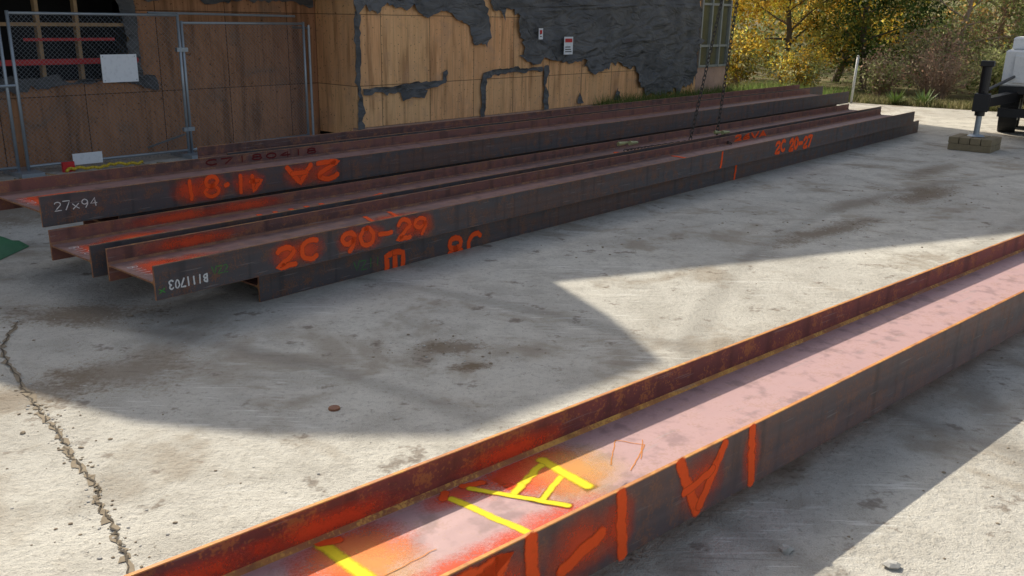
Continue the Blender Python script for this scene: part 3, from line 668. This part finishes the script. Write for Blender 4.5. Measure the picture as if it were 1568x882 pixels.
tree('conifer_tree',12.2,32,8,1.8,.3,DGR,14000,.06,3)
tree('conifer_tree',15.4,38,10,2.3,.4,DGR,10000,.07,4)
tree('alder_tree',15.2,32,7,2.4,.4,OLV+ORG[:2],5500,.055,5,M_twig)
tree('alder_tree',17.6,34,8,2.6,.4,OLV+RED[:2],8000,.06,6,M_twig)
tree('willow_tree',19.2,31,8,2.8,.3,OLV,13000,.06,7,M_twig)
tree('willow_tree',22.5,33,8,2.8,.3,OLV+YEL[:1],11000,.06,8,M_twig)
tree('alder_tree',20.5,38,9,3.0,.4,OLV+ORG[:1],8000,.07,9,M_twig)
def shrub(name,x,y,R,H,pal,nl,ls,seed,twig=M_twig,nt_=60):
    rs=random.Random(seed); rng=np.random.RandomState(seed); root=empty(name,Matrix.Translation((x,y,0))); b=B(); ends=[]
    for k in range(nt_):
        a=rs.uniform(0,6.28); q=Vector((rs.gauss(0,.15)*R,rs.gauss(0,.15)*R,0)); rr=R*rs.uniform(.2,1); hh=H*math.sqrt(max(.1,1-(rr/R)**2*.75))*rs.uniform(.7,1.08); r0=.012
        tgt=Vector((math.cos(a)*rr,math.sin(a)*rr,hh))
        for j in range(4):
            t=(j+1)/4; q2=Vector((tgt.x*t**1.3,tgt.y*t**1.3,tgt.z*t))+Vector((rs.gauss(0,.05),rs.gauss(0,.05),rs.gauss(0,.04))); b.tube(q,q2,r0,r0*.7,4,cap=False); r0*=.7; q=q2
            if j: ends.append(q2)
    b.obj('stems',twig,parent=root); cl=np.array([tuple(c) for c in ends]); ci=rng.randint(0,len(cl),nl)
    C=cl[ci]+rng.normal(size=(nl,3))*.16; C[:,2]=np.abs(C[:,2]); pal=np.array(pal); cm=rng.randint(0,len(pal),len(cl)); br=.6+.8*rng.rand(len(cl))
    leaves_mesh('foliage',C,ls*(.6+.8*rng.rand(nl)),pal[cm[ci]]*br[ci][:,None]*(.7+.6*rng.rand(nl))[:,None],root)
shrub('shrub',11.2,27.8,1.0,1.3,RED+OLV,2000,.05,21,nt_=90); shrub('shrub',12.6,27.2,1.2,1.7,RED,1200,.045,22,nt_=150)
shrub('shrub',14.2,26.6,1.3,1.4,OLV,5000,.05,23); shrub('shrub',15.8,25.8,1.3,1.3,OLV+[(.5,.46,.28)],5000,.05,24,nt_=90); shrub('shrub',17.4,25.,1.4,1.4,OLV,5000,.05,25)
shrub('shrub',9.2,29.5,1.1,1.3,YEL+OLV,4000,.05,26); shrub('shrub',13.2,29.2,1.5,2.2,OLV+RED,4500,.055,27,nt_=90); shrub('shrub',16.2,28.4,1.6,2.3,OLV,6000,.055,28); shrub('shrub',7.4,31,1.4,1.8,YEL+OLV,4000,.06,29)
shrub('shrub',18.6,28.,1.7,2.2,OLV,6000,.055,30)
rng=np.random.RandomState(77); cl=[]
for k in range(900):
    a=rng.rand(); x=-10+a*60; y=44+rng.rand()*10-.25*(x-10); z=rng.rand()**.8*(8+3*math.sin(x*.7)+2*math.sin(x*1.9)); cl.append((x,y,z))
cl=np.array(cl); nl=26000; ci=rng.randint(0,len(cl),nl); C=cl[ci]+rng.normal(size=(nl,3))*.75; C[:,2]=np.abs(C[:,2])
pal=np.array(DGR+OLV+ORG[:2]+YEL[:1]+OLV); cm=rng.randint(0,len(pal),len(cl)); leaves_mesh('distant_trees',C,.2*(.6+.8*rng.rand(nl)),pal[cm[ci]]*(.6+.7*rng.rand(nl))[:,None])
vs=[];fs=[];nx=40
for i in range(nx):
    x=-60+i*4.
    for j,(yy,zz) in enumerate(((50,-.02),(58,2.2),(75,4.5),(120,8))): vs.append((x,yy+3*math.sin(i*.9),zz+(.5*math.sin(i*1.3) if j else 0)))
for i in range(nx-1):
    for j in range(3): fs.append((i*4+j,(i+1)*4+j,(i+1)*4+j+1,i*4+j+1))
mesh_obj('hill',vs,fs,M_soil,smooth=True)
def grass(name,fn,n,h,cols):
    rg_=random.Random(3); vs=[];cc=[]
    for i in range(n):
        x,y=fn(rg_); hh=h*rg_.uniform(.4,1.2); a=rg_.uniform(0,6.28); dx,dy=math.cos(a)*.012,math.sin(a)*.012; lx,ly=rg_.gauss(0,.3)*hh,rg_.gauss(0,.3)*hh
        vs+=[(x-dx,y-dy,0),(x+dx,y+dy,0),(x+lx,y+ly,hh)]; c=rg_.choice(cols); k=rg_.uniform(.6,1.3); cc+=[(c[0]*k,c[1]*k,c[2]*k,1)]*3
    o=mesh_obj(name,vs,[(3*i,3*i+1,3*i+2) for i in range(n)],M_leaf); ca=o.data.color_attributes.new('Col','FLOAT_COLOR','POINT'); ca.data.foreach_set('color',np.array(cc,np.float32).ravel())
def g1(r):
    p=UW(r.uniform(17.5,27),-12.45+r.random()**1.5*2.8); return p.x,p.y
def g2(r):
    t=r.uniform(0,1); return 10.+t*11+r.gauss(0,.1),26.3-t*6.9+abs(r.gauss(0,.9))
grass('grass',g1,12000,.45,[(.12,.2,.05),(.18,.25,.07),(.25,.26,.1)]); grass('grass',g2,10000,.22,[(.36,.32,.15),(.2,.22,.08),(.45,.4,.22)])
M_yuc=simple('yucca_leaf',(.24,.34,.10),.5); 
for (x,y) in ((10.9,26.0),(11.6,25.7)):
    b=B()
    for i in range(80):
        a=random.uniform(0,6.28); t=random.uniform(.1,1.2); d=Vector((math.cos(a)*math.cos(t),math.sin(a)*math.cos(t),math.sin(t)))*random.uniform(.35,.6); s=Vector((-math.sin(a),math.cos(a),0))*.02
        b.add([s*.5,-s*.5,d*.5-s,d,d*.5+s],[(0,1,2,3,4)],0)
    b.obj('spiky_plant',M_yuc,matrix=Matrix.Translation((x,y,0)))
b=B(); b.tube((9.66,26.05,0),(9.7,26.05,1.3),.035,n=10); b.tube((9.7,26.05,1.3),(9.7,26.05,1.34),.045,.01,n=10); b.obj('fence_post',simple('pale_post',(.6,.6,.57),.6),smooth=True)

# ------------------------------------------------------------ light, sky, camera
AZ=-30.; EL=40.
w=bpy.data.worlds.new('World'); SC.world=w; w.use_nodes=True; nt=w.node_tree; nt.nodes.clear()
sk=nt.nodes.new('ShaderNodeTexSky'); sk.sky_type='NISHITA'; sk.sun_disc=False; sk.sun_elevation=rad(EL); sk.sun_rotation=rad(AZ); sk.dust_density=3.; sk.ozone_density=.6
hs=nd(nt,'ShaderNodeHueSaturation',{'Saturation':.7,'Value':1.05,'Color':sk.outputs[0]})
bg=nt.nodes.new('ShaderNodeBackground'); bg.inputs[1].default_value=.15; o=nt.nodes.new('ShaderNodeOutputWorld'); nt.links.new(hs.outputs[0],bg.inputs[0]); nt.links.new(bg.outputs[0],o.inputs[0])
L=bpy.data.lights.new('sun','SUN'); L.energy=5.0; L.angle=rad(.5); L.color=(1,.93,.80); lo=bpy.data.objects.new('sun',L); COL.objects.link(lo)
sd=Vector((math.sin(rad(AZ))*math.cos(rad(EL)),math.cos(rad(AZ))*math.cos(rad(EL)),math.sin(rad(EL))))
lo.rotation_euler=sd.to_track_quat('Z','Y').to_euler(); lo.location=(0,0,30)
cam=bpy.data.cameras.new('camera'); cam.sensor_width=36; cam.lens=36*1358/1568; cam.clip_end=2000; cam.clip_start=.05
co=bpy.data.objects.new('camera',cam); COL.objects.link(co)
R=(Matrix.Rotation(rad(90-17.),4,'X')@Matrix.Rotation(rad(1.1),4,'Z')); co.matrix_world=Matrix.Translation((0,0,2.2))@R
SC.camera=co
SC.view_settings.view_transform='Standard'; SC.view_settings.look='None'; SC.view_settings.exposure=0
